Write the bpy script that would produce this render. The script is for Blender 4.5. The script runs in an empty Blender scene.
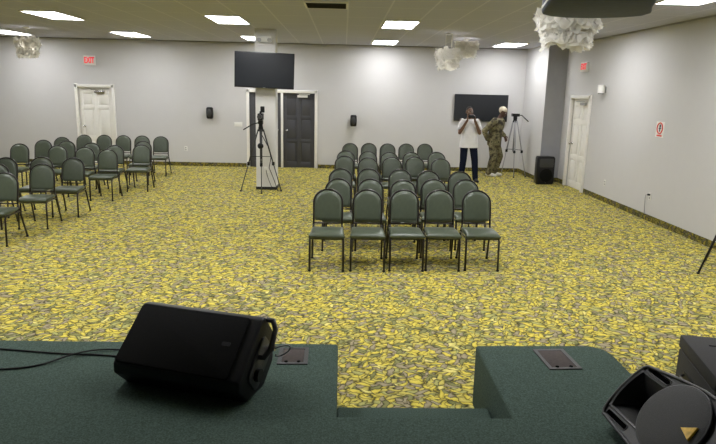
import bpy, bmesh, math, random
from mathutils import Vector, Matrix, Euler
random.seed(7)
scene = bpy.context.scene
COL = scene.collection
PI = math.pi
V = Vector

# ------------------------------------------------------------------ materials
def new_mat(name):
    m = bpy.data.materials.new(name); m.use_nodes = True
    nt = m.node_tree; b = nt.nodes['Principled BSDF']
    return m, nt, b

def mat(name, color, rough=0.5, metal=0.0, noise=0.0, nscale=40.0, bump=0.0, spec=0.5):
    m, nt, b = new_mat(name)
    b.inputs['Roughness'].default_value = rough
    b.inputs['Metallic'].default_value = metal
    b.inputs['Specular IOR Level'].default_value = spec
    b.inputs['Base Color'].default_value = (*color, 1)
    tc = nt.nodes.new('ShaderNodeTexCoord')
    nz = nt.nodes.new('ShaderNodeTexNoise'); nz.inputs['Scale'].default_value = nscale
    nz.inputs['Detail'].default_value = 4
    nt.links.new(tc.outputs['Object'], nz.inputs['Vector'])
    if noise > 0:
        r = nt.nodes.new('ShaderNodeValToRGB')
        r.color_ramp.elements[0].position = 0.3; r.color_ramp.elements[1].position = 0.7
        r.color_ramp.elements[0].color = (*[c*(1-noise) for c in color], 1)
        r.color_ramp.elements[1].color = (*[min(1, c*(1+noise)) for c in color], 1)
        nt.links.new(nz.outputs['Fac'], r.inputs['Fac'])
        nt.links.new(r.outputs['Color'], b.inputs['Base Color'])
    if bump > 0:
        bp = nt.nodes.new('ShaderNodeBump'); bp.inputs['Strength'].default_value = bump
        bp.inputs['Distance'].default_value = 0.004
        nt.links.new(nz.outputs['Fac'], bp.inputs['Height'])
        nt.links.new(bp.outputs['Normal'], b.inputs['Normal'])
    return m

def emit(name, color, strength):
    m, nt, b = new_mat(name)
    b.inputs['Base Color'].default_value = (*[q*.6 for q in color], 1)
    b.inputs['Emission Color'].default_value = (*color, 1)
    b.inputs['Emission Strength'].default_value = strength
    return m

def math_node(nt, op, a, b=None, c=None):
    n = nt.nodes.new('ShaderNodeMath'); n.operation = op
    for i, x in enumerate((a, b, c)):
        if x is None: continue
        if hasattr(x, 'is_linked'): nt.links.new(x, n.inputs[i])
        else: n.inputs[i].default_value = x
    return n.outputs[0]

def mixc(nt, fac, a, b, blend='MIX'):
    n = nt.nodes.new('ShaderNodeMix'); n.data_type = 'RGBA'; n.blend_type = blend
    for sock, x in ((n.inputs[0], fac), (n.inputs[6], a), (n.inputs[7], b)):
        if hasattr(x, 'is_linked'): nt.links.new(x, sock)
        elif isinstance(x, (int, float)): sock.default_value = x
        else: sock.default_value = (*x, 1)
    return n.outputs[2]

def ramp(nt, fac, stops, interp='LINEAR'):
    r = nt.nodes.new('ShaderNodeValToRGB'); cr = r.color_ramp; cr.interpolation = interp
    while len(cr.elements) < len(stops): cr.elements.new(0.5)
    for e, (p, c) in zip(cr.elements, stops):
        e.position = p; e.color = (*c, 1)
    nt.links.new(fac, r.inputs['Fac'])
    return r.outputs['Color']

def carpet_mat(name='leaf_carpet', base=False):
    """Leaf-print carpet: overlapping layers of stretched cells in yellow, olive and taupe with dark gaps."""
    m, nt, b = new_mat(name)
    geo = nt.nodes.new('ShaderNodeNewGeometry')
    pos = geo.outputs['Position']
    if base:   # on the upright cove the print runs along the wall and up it
        s0 = nt.nodes.new('ShaderNodeSeparateXYZ'); nt.links.new(pos, s0.inputs[0])
        c0 = nt.nodes.new('ShaderNodeCombineXYZ'); nt.links.new(math_node(nt, 'ADD', s0.outputs[0], s0.outputs[1]), c0.inputs[0]); nt.links.new(s0.outputs[2], c0.inputs[1])
        pos = c0.outputs[0]
    nz = nt.nodes.new('ShaderNodeTexNoise'); nz.inputs['Scale'].default_value = 14; nz.inputs['Detail'].default_value = 2
    nt.links.new(pos, nz.inputs['Vector'])
    sub = nt.nodes.new('ShaderNodeVectorMath'); sub.operation = 'SUBTRACT'
    nt.links.new(nz.outputs['Color'], sub.inputs[0]); sub.inputs[1].default_value = (.5, .5, .5)
    sc = nt.nodes.new('ShaderNodeVectorMath'); sc.operation = 'SCALE'; sc.inputs['Scale'].default_value = 0.075
    nt.links.new(sub.outputs[0], sc.inputs[0])
    add = nt.nodes.new('ShaderNodeVectorMath'); add.operation = 'ADD'
    nt.links.new(pos, add.inputs[0]); nt.links.new(sc.outputs[0], add.inputs[1])
    Y1, Y2, OL, OD, TP, CR = (.74, .61, .10), (.60, .51, .12), (.43, .42, .15), (.25, .25, .10), (.37, .315, .205), (.78, .69, .22)
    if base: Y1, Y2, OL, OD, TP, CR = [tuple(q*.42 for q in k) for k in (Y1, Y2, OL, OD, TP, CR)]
    pal = [(0, Y1), (.17, OL), (.30, Y2), (.43, TP), (.55, Y1), (.66, OD), (.76, Y2), (.80, CR), (.83, TP), (.91, Y2)]
    outs = []
    for ang, L, W, off in ((0.45, .105, .037, 0.0), (-0.5, .105, .037, 3.7), (1.2, .095, .036, 8.1)):
        mp = nt.nodes.new('ShaderNodeMapping'); mp.vector_type = 'TEXTURE'
        mp.inputs['Rotation'].default_value = (0, 0, ang)
        mp.inputs['Scale'].default_value = (L, W, 1)
        mp.inputs['Location'].default_value = (off, off*.7, 0)
        nt.links.new(add.outputs[0], mp.inputs['Vector'])
        vo = nt.nodes.new('ShaderNodeTexVoronoi'); vo.voronoi_dimensions = '2D'; vo.inputs['Scale'].default_value = 1
        ve = nt.nodes.new('ShaderNodeTexVoronoi'); ve.voronoi_dimensions = '2D'; ve.feature = 'DISTANCE_TO_EDGE'; ve.inputs['Scale'].default_value = 1
        nt.links.new(mp.outputs[0], vo.inputs['Vector']); nt.links.new(mp.outputs[0], ve.inputs['Vector'])
        sp = nt.nodes.new('ShaderNodeSeparateColor'); nt.links.new(vo.outputs['Color'], sp.inputs[0])
        c = ramp(nt, sp.outputs[0], pal, 'CONSTANT')
        edge = math_node(nt, 'MULTIPLY', ve.outputs['Distance'], 6.5)
        edge = math_node(nt, 'MINIMUM', edge, 1.0)
        # printed pale midrib in every leaf
        rib = ramp(nt, vo.outputs['Distance'], [(0, (1.1, 1.1, 1.15)), (.3, (1.0, 1.0, 1.0)), (.75, (.62, .62, .6))])
        c = mixc(nt, 1.0, c, rib, 'MULTIPLY')
        c = mixc(nt, edge, (.05, .045, .02), c)
        outs.append((c, sp.outputs[1], edge))
    m1 = math_node(nt, 'GREATER_THAN', outs[1][1], 0.5)
    c = mixc(nt, m1, outs[0][0], outs[1][0])
    e = math_node(nt, 'ADD', math_node(nt, 'MULTIPLY', outs[1][2], m1), math_node(nt, 'MULTIPLY', outs[0][2], math_node(nt, 'SUBTRACT', 1.0, m1)))
    m2 = math_node(nt, 'GREATER_THAN', outs[2][1], 0.68)
    c = mixc(nt, m2, c, outs[2][0])
    fz = nt.nodes.new('ShaderNodeTexNoise'); fz.inputs['Scale'].default_value = 160; fz.inputs['Detail'].default_value = 2
    nt.links.new(geo.outputs['Position'], fz.inputs['Vector'])
    fib = ramp(nt, fz.outputs['Fac'], [(.3, (.72, .72, .72)), (.7, (1.0, 1.0, 1.0))])
    c = mixc(nt, 1.0, c, fib, 'MULTIPLY')
    nt.links.new(c, b.inputs['Base Color'])
    bp = nt.nodes.new('ShaderNodeBump'); bp.inputs['Strength'].default_value = .35; bp.inputs['Distance'].default_value = .01
    nt.links.new(e, bp.inputs['Height']); nt.links.new(bp.outputs['Normal'], b.inputs['Normal'])
    b.inputs['Roughness'].default_value = .95; b.inputs['Specular IOR Level'].default_value = .1
    return m

def ceiling_mat():
    m, nt, b = new_mat('ceiling_tile')
    geo = nt.nodes.new('ShaderNodeNewGeometry')
    sp = nt.nodes.new('ShaderNodeSeparateXYZ'); nt.links.new(geo.outputs['Position'], sp.inputs[0])
    def line(sock, period, off, w):
        f = math_node(nt, 'FRACT', math_node(nt, 'DIVIDE', math_node(nt, 'SUBTRACT', sock, off - 60*period), period))
        d = math_node(nt, 'ABSOLUTE', math_node(nt, 'SUBTRACT', f, 0.5))
        return math_node(nt, 'GREATER_THAN', d, 0.5 - w/period/2)
    lx = line(sp.outputs[0], .59, .04, .026)
    ly = line(sp.outputs[1], 1.22, .4, .026)
    g = math_node(nt, 'MAXIMUM', lx, ly)
    nz = nt.nodes.new('ShaderNodeTexNoise'); nz.inputs['Scale'].default_value = 120; nz.inputs['Detail'].default_value = 3
    nt.links.new(geo.outputs['Position'], nz.inputs['Vector'])
    base = ramp(nt, nz.outputs['Fac'], [(.35, (.46, .465, .56)), (.65, (.52, .525, .625))])
    c = mixc(nt, g, base, (.61, .61, .69))
    nt.links.new(c, b.inputs['Base Color'])
    b.inputs['Roughness'].default_value = .9; b.inputs['Specular IOR Level'].default_value = .1
    return m

def camo_mat():
    m, nt, b = new_mat('camouflage_cloth')
    tc = nt.nodes.new('ShaderNodeTexCoord')
    nz = nt.nodes.new('ShaderNodeTexNoise'); nz.inputs['Scale'].default_value = 11; nz.inputs['Detail'].default_value = 3
    nt.links.new(tc.outputs['Object'], nz.inputs['Vector'])
    c = ramp(nt, nz.outputs['Fac'], [(0, (.035, .03, .018)), (.42, (.11, .09, .05)), (.5, (.16, .15, .075)), (.6, (.25, .215, .125)), (.66, (.07, .07, .03))], 'CONSTANT')
    nt.links.new(c, b.inputs['Base Color']); b.inputs['Roughness'].default_value = .9
    return m

M = {}
M['carpet'] = carpet_mat()
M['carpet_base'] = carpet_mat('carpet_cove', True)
M['ceiling'] = ceiling_mat()
M['wall'] = mat('painted_wall', (.55, .54, .535), .75, noise=.008, nscale=6, spec=.25)
M['column'] = mat('painted_column', (.66, .645, .62), .7, noise=.01, nscale=6, spec=.25)
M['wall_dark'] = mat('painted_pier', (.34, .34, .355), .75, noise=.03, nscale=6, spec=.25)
M['white'] = mat('white_paint', (.78, .76, .71), .45, noise=.02, nscale=8)
M['plastic_white'] = mat('white_plastic', (.75, .74, .70), .4, noise=.02)
M['door_grey'] = mat('dark_grey_door_paint', (.052, .052, .058), .45, noise=.05, nscale=5)
M['stage'] = mat('green_stage_carpet', (.058, .086, .070), .95, noise=.42, nscale=130, bump=.6, spec=.1)
M['vinyl'] = mat('green_vinyl', (.070, .085, .057), .37, noise=.07, nscale=25, bump=.15)
M['chair_metal'] = mat('black_chair_metal', (.022, .018, .016), .3, metal=.3, noise=.1)
M['black'] = mat('black_plastic', (.008, .008, .0085), .5, noise=.15, nscale=90, bump=.25, spec=.25)
M['black_mid'] = mat('black_moulded_plastic', (.03, .03, .03), .45, noise=.12, nscale=160, bump=.3)
M['black_deep'] = mat('black_recess', (.003, .003, .003), .9, noise=.1, spec=.03)
M['grille'] = mat('black_steel_grille', (.006, .006, .0052), .75, noise=.35, nscale=260, bump=.5, spec=.08)
M['grille_grey'] = mat('grey_black_grille', (.033, .033, .031), .65, noise=.3, nscale=320, bump=.4)
M['trunk'] = mat('black_carpeted_case', (.017, .016, .015), .8, noise=.3, nscale=200, bump=.3)
M['screen'] = mat('dark_screen', (.012, .014, .018), .28, noise=.05, nscale=2)
M['bezel'] = mat('black_bezel', (.008, .008, .009), .3, noise=.05)
M['chrome'] = mat('brushed_chrome', (.6, .6, .6), .25, metal=1, noise=.05)
M['silver'] = mat('silver_tube', (.30, .30, .31), .4, metal=.6, noise=.05)
M['rubber'] = mat('black_rubber', (.012, .012, .012), .8, noise=.1)
M['plate'] = mat('brown_metal_plate', (.07, .057, .052), .8, metal=.0, noise=.1, nscale=60, spec=.15)
def petal_mat():
    m = mat('white_fabric_petals', (.90, .885, .85), .7, noise=.05, nscale=30); nt = m.node_tree
    tr = nt.nodes.new('ShaderNodeBsdfTranslucent'); tr.inputs[0].default_value = (.90, .885, .85, 1)
    mx = nt.nodes.new('ShaderNodeMixShader'); mx.inputs[0].default_value = .5
    nt.links.new(nt.nodes['Principled BSDF'].outputs[0], mx.inputs[1]); nt.links.new(tr.outputs[0], mx.inputs[2])
    nt.links.new(mx.outputs[0], nt.nodes['Material Output'].inputs['Surface']); return m
M['petal'] = petal_mat()
M['dark_slate'] = mat('dark_slate_plastic', (.085, .105, .18), .75, noise=.08, nscale=20)
M['grey'] = mat('grey_plastic', (.3, .3, .3), .5, noise=.05)
M['skin'] = mat('dark_skin', (.14, .075, .05), .5, noise=.06, nscale=30)
M['skin2'] = mat('brown_skin', (.11, .06, .042), .5, noise=.06, nscale=30)
M['hair'] = mat('short_black_hair', (.015, .012, .011), .85, noise=.3, nscale=200)
M['eye_white'] = mat('eye_white', (.7, .68, .64), .3, noise=.02)
M['tshirt'] = mat('white_tshirt_cotton', (.72, .71, .72), .9, noise=.04, nscale=12)
M['jeans'] = mat('navy_denim', (.009, .012, .026), .95, noise=.2, spec=.1, nscale=90)
M['camo'] = camo_mat()
M['cap'] = mat('beige_knit', (.55, .48, .36), .9, noise=.1, nscale=120)
M['shoe'] = mat('white_trainer', (.75, .74, .72), .6, noise=.03)
M['shoe_dark'] = mat('dark_shoe', (.02, .02, .022), .6, noise=.1)
M['red_sign'] = emit('lit_red_letters', (.9, .045, .06), .62)
M['red_ink'] = mat('red_print', (.65, .05, .04), .6, noise=.03)
M['dark_ink'] = mat('dark_print', (.03, .025, .03), .6, noise=.03)
M['paper'] = mat('white_paper', (.78, .76, .72), .8, noise=.02)
M['badge_yellow'] = mat('yellow_badge', (.86, .50, .03), .4, noise=.25, nscale=60)
M['vent_dark'] = mat('dark_vent', (.05, .047, .04), .6, noise=.1)
M['bulb'] = emit('lamp_bulb', (1.0, .96, .90), 40.0)
M['diffuser'] = emit('lamp_diffuser', (.97, .975, 1.0), 24.5)

# ------------------------------------------------------------------ mesh helpers
class MB:
    """Collects simple solids and links them as ONE mesh object."""
    def __init__(s): s.v = []; s.f = []; s.mi = []; s.cur = 0
    def add(s, vs, fs):
        n = len(s.v); s.v += [tuple(v) for v in vs]
        for f in fs: s.f.append([i+n for i in f]); s.mi.append(s.cur)
        return s
    def box(s, c, d, rot=None):
        c = V(c); hx, hy, hz = d[0]/2, d[1]/2, d[2]/2
        vs = [V((x, y, z)) for x in (-hx, hx) for y in (-hy, hy) for z in (-hz, hz)]
        if rot is not None:
            R = rot if isinstance(rot, Matrix) else Euler(rot).to_matrix()
            vs = [R @ v for v in vs]
        return s.add([c+v for v in vs], [(0,1,3,2),(4,6,7,5),(0,4,5,1),(2,3,7,6),(0,2,6,4),(1,5,7,3)])
    def rings(s, rings, caps=True, closed=True):
        n = len(rings[0]); fs = []
        for i in range(len(rings)-1):
            for j in range(n if closed else n-1):
                k = (j+1) % n
                fs.append((i*n+j, i*n+k, (i+1)*n+k, (i+1)*n+j))
        if caps and closed:
            fs.append(tuple(range(n-1, -1, -1))); fs.append(tuple((len(rings)-1)*n+j for j in range(n)))
        return s.add([p for r in rings for p in r], fs)
    def tube(s, pts, r, n=8, caps=True, cyc=False):
        pts = [V(p) for p in pts]; rs = r if isinstance(r, (list, tuple)) else [r]*len(pts)
        m = len(pts); out = []; up = None
        for i, p in enumerate(pts):
            if cyc: t = (pts[(i+1) % m]-pts[i-1]).normalized()
            else: t = (pts[min(i+1, m-1)]-pts[max(i-1, 0)]).normalized()
            if up is None:
                up = V((0,0,1)) if abs(t.z) < .9 else V((1,0,0))
            a = (up - t*up.dot(t)).normalized(); up = a; b = t.cross(a)
            out.append([p+(a*math.cos(q*2*PI/n)+b*math.sin(q*2*PI/n))*rs[i] for q in range(n)])
        if cyc: out.append(out[0]); return s.rings(out, caps=False)
        return s.rings(out, caps=caps)
    def cyl(s, a, b, r0, r1=None, n=20): return s.tube([a, b], [r0, r0 if r1 is None else r1], n)
    def ell(s, c, r, n=14, m=9, R=None):
        c = V(c); rs = []
        for i in range(m+1):
            th = -PI/2+PI*(i+.0)/m
            th = max(-PI/2+.03, min(PI/2-.03, th))
            row = []
            for j in range(n):
                ph = j*2*PI/n
                p = V((r[0]*math.cos(th)*math.cos(ph), r[1]*math.cos(th)*math.sin(ph), r[2]*math.sin(th)))
                if R is not None: p = R @ p
                row.append(c+p)
            rs.append(row)
        return s.rings(rs)
    def prism(s, poly, frame, d0, d1):
        """poly in (u,v); frame=(origin,U,V,W); extruded along W from d0 to d1."""
        o, U, W1, N = frame; n = len(poly)
        a = [o+U*u+W1*v+N*d0 for u, v in poly]; b = [o+U*u+W1*v+N*d1 for u, v in poly]
        return s.rings([a, b])
    def capsule(s, pts, rs, n=12):
        """a limb: swept tube with balls at its joints (for remeshing)."""
        for i in range(len(pts)-1): s.tube([pts[i], pts[i+1]], [rs[i], rs[i+1]], n)
        for p, r in zip(pts, rs): s.ell(p, (r, r, r), n, 8)
        return s
    def build(s, name, m=None, parent=None, smooth=False, bevel=0, seg=2, mods=None, auto=None):
        me = bpy.data.meshes.new(name); me.from_pydata(s.v, [], s.f)
        ms = m if isinstance(m, (list, tuple)) else [m]
        for x in ms: me.materials.append(x)
        if len(ms) > 1: me.polygons.foreach_set('material_index', s.mi)
        bm = bmesh.new(); bm.from_mesh(me)
        bmesh.ops.recalc_face_normals(bm, faces=bm.faces); bm.to_mesh(me); bm.free()
        o = bpy.data.objects.new(name, me); COL.objects.link(o)
        if bevel:
            md = o.modifiers.new('bevel', 'BEVEL'); md.width = bevel; md.segments = seg; md.limit_method = 'ANGLE'; md.angle_limit = .6
        if mods: mods(o)
        if bevel or mods: bake(o)
        if smooth or bevel or auto:
            for p in o.data.polygons: p.use_smooth = True
            if not smooth:
                try: o.data.set_sharp_from_angle(angle=auto or .7)
                except Exception: pass
        if parent is not None: o.parent = parent
        return o

def bake(o):
    dg = bpy.context.evaluated_depsgraph_get(); dg.update()
    me = bpy.data.meshes.new_from_object(o.evaluated_get(dg))
    old = o.data; nm = old.name; o.modifiers.clear(); o.data = me; bpy.data.meshes.remove(old); me.name = nm

def remesh(vox, it=3):
    def f(o):
        r = o.modifiers.new('r', 'REMESH'); r.mode = 'VOXEL'; r.voxel_size = vox; r.use_smooth_shade = True
        s = o.modifiers.new('s', 'SMOOTH'); s.factor = .5; s.iterations = it
    return f

def subsurf(n):
    def f(o):
        s = o.modifiers.new('s', 'SUBSURF'); s.levels = n; s.render_levels = n
    return f

def thing(name, label, cat, loc=(0,0,0), rz=0.0, group=None):
    o = bpy.data.objects.new(name, None); COL.objects.link(o)
    o.empty_display_size = .1
    o.location = loc; o.rotation_euler = (0, 0, rz)
    tag(o, label, cat, group); return o

def tag(o, label, cat, group=None):
    o['label'] = label; o['category'] = cat
    if group: o['group'] = group
    return o

def struct(o, label=None, cat=None):
    o['kind'] = 'structure'
    if label: o['label'] = label
    if cat: o['category'] = cat
    return o

def rrect(w, h, r, n=5, cx=0, cy=0):
    out = []
    for qx, qy, a0 in ((1,1,0), (-1,1,PI/2), (-1,-1,PI), (1,-1,1.5*PI)):
        for i in range(n+1):
            a = a0+i*PI/2/n
            out.append((cx+qx*(w/2-r)+r*math.cos(a), cy+qy*(h/2-r)+r*math.sin(a)))
    return out

def text_mesh(txt, size, depth, m, parent, name, M4):
    cu = bpy.data.curves.new(name, 'FONT'); cu.body = txt; cu.size = size; cu.extrude = depth; cu.offset = size*.035
    cu.align_x = 'CENTER'; cu.align_y = 'CENTER'
    o = bpy.data.objects.new(name, cu); COL.objects.link(o)
    dg = bpy.context.evaluated_depsgraph_get(); dg.update()
    me = bpy.data.meshes.new_from_object(o.evaluated_get(dg)); bpy.data.objects.remove(o)
    me.transform(M4); me.name = name
    for p in list(me.materials): pass
    me.materials.clear(); me.materials.append(m)
    o = bpy.data.objects.new(name, me); COL.objects.link(o); o.parent = parent
    return o

# ------------------------------------------------------------------ room constants (metres)
H = 2.03                      # lens height above the floor
YB, ZC, XR, XP, YP = 16.09, 3.177, 5.16, 4.70, 14.38
XL, YN = -11.0, -3.0
ZS = .42                      # stage height

# ------------------------------------------------------------------ shell
struct(MB().box(((XL+XR)/2, (YB+YN)/2, -.05), (XR-XL+.4, YB-YN+.4, .1)).build('floor', M['carpet']), 'yellow and olive leaf print carpet over the hall floor', 'floor')
struct(MB().box(((XL+XR)/2, (YB+YN)/2, ZC+.05), (XR-XL+.4, YB-YN+.4, .1)).build('ceiling', M['ceiling']), 'suspended ceiling of grey beige tiles', 'ceiling')
# back wall with a hole for each doorway
def wall_x(name, y0, y1, x0, x1, holes, m):
    b = MB(); xs = [x0]
    for a, c, h in holes:
        b.box(((xs[-1]+a)/2, (y0+y1)/2, ZC/2), (a-xs[-1], y1-y0, ZC)); b.box(((a+c)/2, (y0+y1)/2, (ZC+h)/2), (c-a, y1-y0, ZC-h)); xs.append(c)
    b.box(((xs[-1]+x1)/2, (y0+y1)/2, ZC/2), (x1-xs[-1], y1-y0, ZC)); return b.build(name, m)
D1 = (-6.83, -5.95); D2 = (-2.46, -.74)
struct(wall_x('wall_back', YB, YB+.15, XL-.15, XR+.15, [(D1[0], D1[1], 1.98), (D2[0], D2[1], 1.95)], M['wall']), 'long pale grey wall behind the chairs', 'wall')
D3 = (12.83, 13.83)
b = MB()
b.box((XR+.075, (YN+D3[0])/2, ZC/2), (.15, D3[0]-YN, ZC)); b.box((XR+.075, (D3[0]+D3[1])/2, (ZC+1.98)/2), (.15, D3[1]-D3[0], ZC-1.98)); b.box((XR+.075, (D3[1]+YB)/2, ZC/2), (.15, YB-D3[1], ZC))
struct(b.build('wall_right', M['wall']), 'pale grey side wall with the exit door', 'wall')
struct(MB().box((XL-.075, (YN+YB)/2, ZC/2), (.15, YB-YN, ZC)).build('wall_left', M['wall']), 'pale grey side wall', 'wall')
struct(MB().box(((XL+XR)/2, YN-.075, ZC/2), (XR-XL+.3, .15, ZC)).build('wall_front', M['wall']), 'pale grey wall behind the stage', 'wall')
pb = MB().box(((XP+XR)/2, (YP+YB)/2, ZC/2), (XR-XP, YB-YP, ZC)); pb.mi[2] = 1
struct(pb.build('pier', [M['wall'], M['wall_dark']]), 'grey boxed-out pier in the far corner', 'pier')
# carpet cove base
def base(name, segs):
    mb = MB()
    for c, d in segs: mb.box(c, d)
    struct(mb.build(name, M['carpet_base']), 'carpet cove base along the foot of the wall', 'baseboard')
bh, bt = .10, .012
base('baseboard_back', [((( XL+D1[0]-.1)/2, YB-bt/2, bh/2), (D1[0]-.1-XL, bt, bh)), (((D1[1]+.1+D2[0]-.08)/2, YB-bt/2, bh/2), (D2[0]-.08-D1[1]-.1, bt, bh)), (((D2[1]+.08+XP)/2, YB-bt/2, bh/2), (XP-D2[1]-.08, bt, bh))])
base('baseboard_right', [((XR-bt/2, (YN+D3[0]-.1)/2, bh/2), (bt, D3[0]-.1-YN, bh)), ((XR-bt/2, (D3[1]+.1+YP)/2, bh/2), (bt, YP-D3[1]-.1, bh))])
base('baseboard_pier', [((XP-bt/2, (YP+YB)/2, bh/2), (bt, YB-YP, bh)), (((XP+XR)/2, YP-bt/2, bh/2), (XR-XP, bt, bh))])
# wall angle of the ceiling
struct(MB().box(((XL+XP)/2, YB-.012, ZC-.012), (XP-XL, .024, .024)).build('trim_1', M['grey']), 'thin ceiling edge trim on the back wall', 'trim')
struct(MB().box((XR-.012, (YN+YP)/2, ZC-.012), (.024, YP-YN, .024)).build('trim_2', M['grey']), 'thin ceiling edge trim on the side wall', 'trim')

# column in front of the double doors
CY, CX0, CX1 = 12.42, -1.765, -1.365
struct(MB().box(((CX0+CX1)/2, CY+.2, ZC/2), (CX1-CX0, .4, ZC)).build('column', M['column']), 'square pale column carrying the television', 'column')
struct(MB().box(((CX0+CX1)/2, CY+.2, .03), (CX1-CX0+.02, .42, .06)).build('trim_3', M['rubber']), 'dark skirting round the foot of the column', 'trim')

# ------------------------------------------------------------------ doors
def door_frame(mb, w, h, fw=.075, t=.06):
    mb.box((-w/2-fw/2+.012, 0, (h+fw)/2), (fw, t, h+fw)); mb.box((w/2+fw/2-.012, 0, (h+fw)/2), (fw, t, h+fw)); mb.box((0, 0, h+fw/2-.012), (w+2*fw-.03, t, fw))
def leaf(mb, cx, w, h, rows=((.16, .62), (.74, 1.42), (1.52, 1.82)), y=.06, gap=.05):
    """six-panel door leaf: stiles, rails and recessed panels with raised fields."""
    mb.box((cx, y+.022, h/2+.005), (w, .024, h-.01))
    sw = .11
    for x in (cx-w/2+sw/2, cx, cx+w/2-sw/2): mb.box((x, y, h/2+.005), (sw, .022, h-.01))
    zs = [0.005]+[z for r in rows for z in r]+[h-.005]
    for i in range(0, len(zs), 2): mb.box((cx, y, (zs[i]+zs[i+1])/2), (w, .0215, zs[i+1]-zs[i]))
    for z0, z1 in rows:
        for sx in (-1, 1):
            a = cx+sx*w/4; pw = w/2-sw*1.5
            mb.box((a, y+.004, (z0+z1)/2), (pw-gap, .02, z1-z0-gap))
def knob(parent, x, y, z):
    k = MB(); k.cyl((x, y+.01, z), (x, y-.006, z), .03); k.cyl((x, y-.006, z), (x, y-.04, z), .012); k.ell((x, y-.055, z), (.028, .024, .028))
    k.build('door_knob', M['chrome'], parent, smooth=True)
def closer(parent, x, y, z, m, s=1):
    k = MB(); k.box((x, y-.03, z), (.26, .05, .06)); k.box((x-s*.05, y-.07, z+.05), (.3, .018, .014), (0, 0, .25*s)); k.build('door_closer', m, parent, bevel=.006)
def door(name, loc, rz, w, h, label, cm, frm, closer_m, knob_x):
    t = thing(name, label, 'door', loc, rz); t['kind'] = 'structure'
    mb = MB(); door_frame(mb, w, h); mb.build('door_frame', frm, t, bevel=.006)
    mb = MB(); leaf(mb, 0, w-.012, h-.006); lf = mb.build('door_leaf', cm, t, bevel=.004)
    knob(t, knob_x, .045, .98); closer(t, .12 if knob_x < 0 else -.12, .045, h-.12, closer_m, 1 if knob_x < 0 else -1)
    return t
door('door_1', ((D1[0]+D1[1])/2, YB-.02, 0), 0, D1[1]-D1[0], 1.98, 'white panelled door in the back wall below the exit sign', M['white'], M['white'], M['chrome'], -.33)
door('door_3', (XR-.02, (D3[0]+D3[1])/2, 0), -PI/2, D3[1]-D3[0], 1.98, 'white panelled door in the side wall beside the corner pier', M['white'], M['white'], M['grey'], -.38)
t = thing('door_2', 'charcoal double doors in a white frame behind the column', 'door', ((D2[0]+D2[1])/2, YB-.02, 0)); t['kind'] = 'structure'
w = D2[1]-D2[0]; mb = MB(); door_frame(mb, w, 1.95); mb.box((0, 0, .975), (.06, .05, 1.95)); mb.build('door_frame', M['white'], t, bevel=.006)
for sx in (-1, 1):
    mb = MB(); leaf(mb, sx*w/4, w/2-.02, 1.944, ((.16, .66), (.76, 1.26), (1.36, 1.80)), gap=.018); mb.build('door_leaf', M['door_grey'], t, bevel=.004)
    closer(t, sx*w/4+.1, .045, 1.86, M['plastic_white'], -sx)
    knob(t, sx*.12, .045, .98)

# ------------------------------------------------------------------ ceiling lights, vent
def ceiling_light(x, y, label, proto=[None]):
    if proto[0] is None:
        t = thing('ceiling_light', label, 'ceiling light', (x, y, ZC), 0, 'recessed ceiling lights')
        mb = MB(); w, l = .59, 1.2
        for sx in (-1, 1): mb.box((sx*(w/2-.012), 0, -.006), (.024, l, .02))
        for sy in (-1, 1): mb.box((0, sy*(l/2-.012), -.006), (w-.048, .024, .0195))
        mb.build('frame', M['plastic_white'], t)
        MB().box((0, 0, -.004), (w-.05, l-.05, .006)).build('diffuser', M['diffuser'], t)
        proto[0] = t
    else:
        t = proto[0].copy(); COL.objects.link(t)
        t.location = (x, y, ZC); t['label'] = label
        for ch in proto[0].children:
            c = ch.copy(); COL.objects.link(c); c.parent = t
    return t
for x, y, lb in ((.95, 11.05, 'lit ceiling panel nearer of the two above the block of chairs'),
                 (.95, 15.0, 'lit ceiling panel above the rearmost chair row, close to the back wall'),
                 (-2.0, 10.95, 'lit ceiling panel in front of the column with the television'),
                 (-2.05, 14.75, 'lit ceiling panel half hidden behind the top of the column'),
                 (-4.95, 10.95, 'lit ceiling panel at the top edge in front of the ball lamp'),
                 (-4.85, 14.5, 'lit ceiling panel close to the wall between exit sign and column'),
                 (-7.75, 14.75, 'lit ceiling panel beside the white ball lamp, cut by the frame'),
                 (3.9, 14.85, 'lit ceiling panel close to the wall above the two standing men'),
                 (4.0, 11.0, 'lit ceiling panel hidden behind the large petal lamp'),
                 (4.1, 7.25, 'lit ceiling panel at the top edge above the side wall'),
                 (-7.75, 10.95, 'lit ceiling panel outside the frame over the far side of the hall'),
                 (-4.95, 7.0, 'lit ceiling panel outside the frame over the cluster of chairs'),
                 (-2.0, 7.0, 'lit ceiling panel outside the frame over the aisle'),
                 (-4.95, 4.9, 'added unseen fill panel lighting the stage edge by the far side'),  # these four: extra row added off the grid to brighten stage and near carpet
                 (-2.0, 4.9, 'added unseen fill panel lighting the stage around the wedge speaker'),
                 (.95, 4.9, 'added unseen fill panel lighting the stage notch'),
                 (3.9, 4.9, 'added unseen fill panel lighting the carpet by the equipment case'),
                 (.95, 6.95, 'lit ceiling panel outside the frame over the front row of chairs')):
    ceiling_light(x, y, lb)
t = thing('ceiling_vent', 'dark ceiling air vent with a white frame at the top edge', 'vent', (-.26, 8.78, ZC))
mb = MB()
for sx in (-1, 1): mb.box((sx*.285, 0, -.008), (.03, .6, .02))
for sy in (-1, 1): mb.box((0, sy*.285, -.008), (.54, .03, .0195))
mb.build('frame', M['plastic_white'], t)
mb = MB().box((0, 0, -.002), (.54, .54, .003))
for k in range(9): mb.box((0, -.24+k*.06, -.01), (.54, .04, .003), (.6, 0, 0))
mb.build('grille', M['vent_dark'], t)

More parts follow.
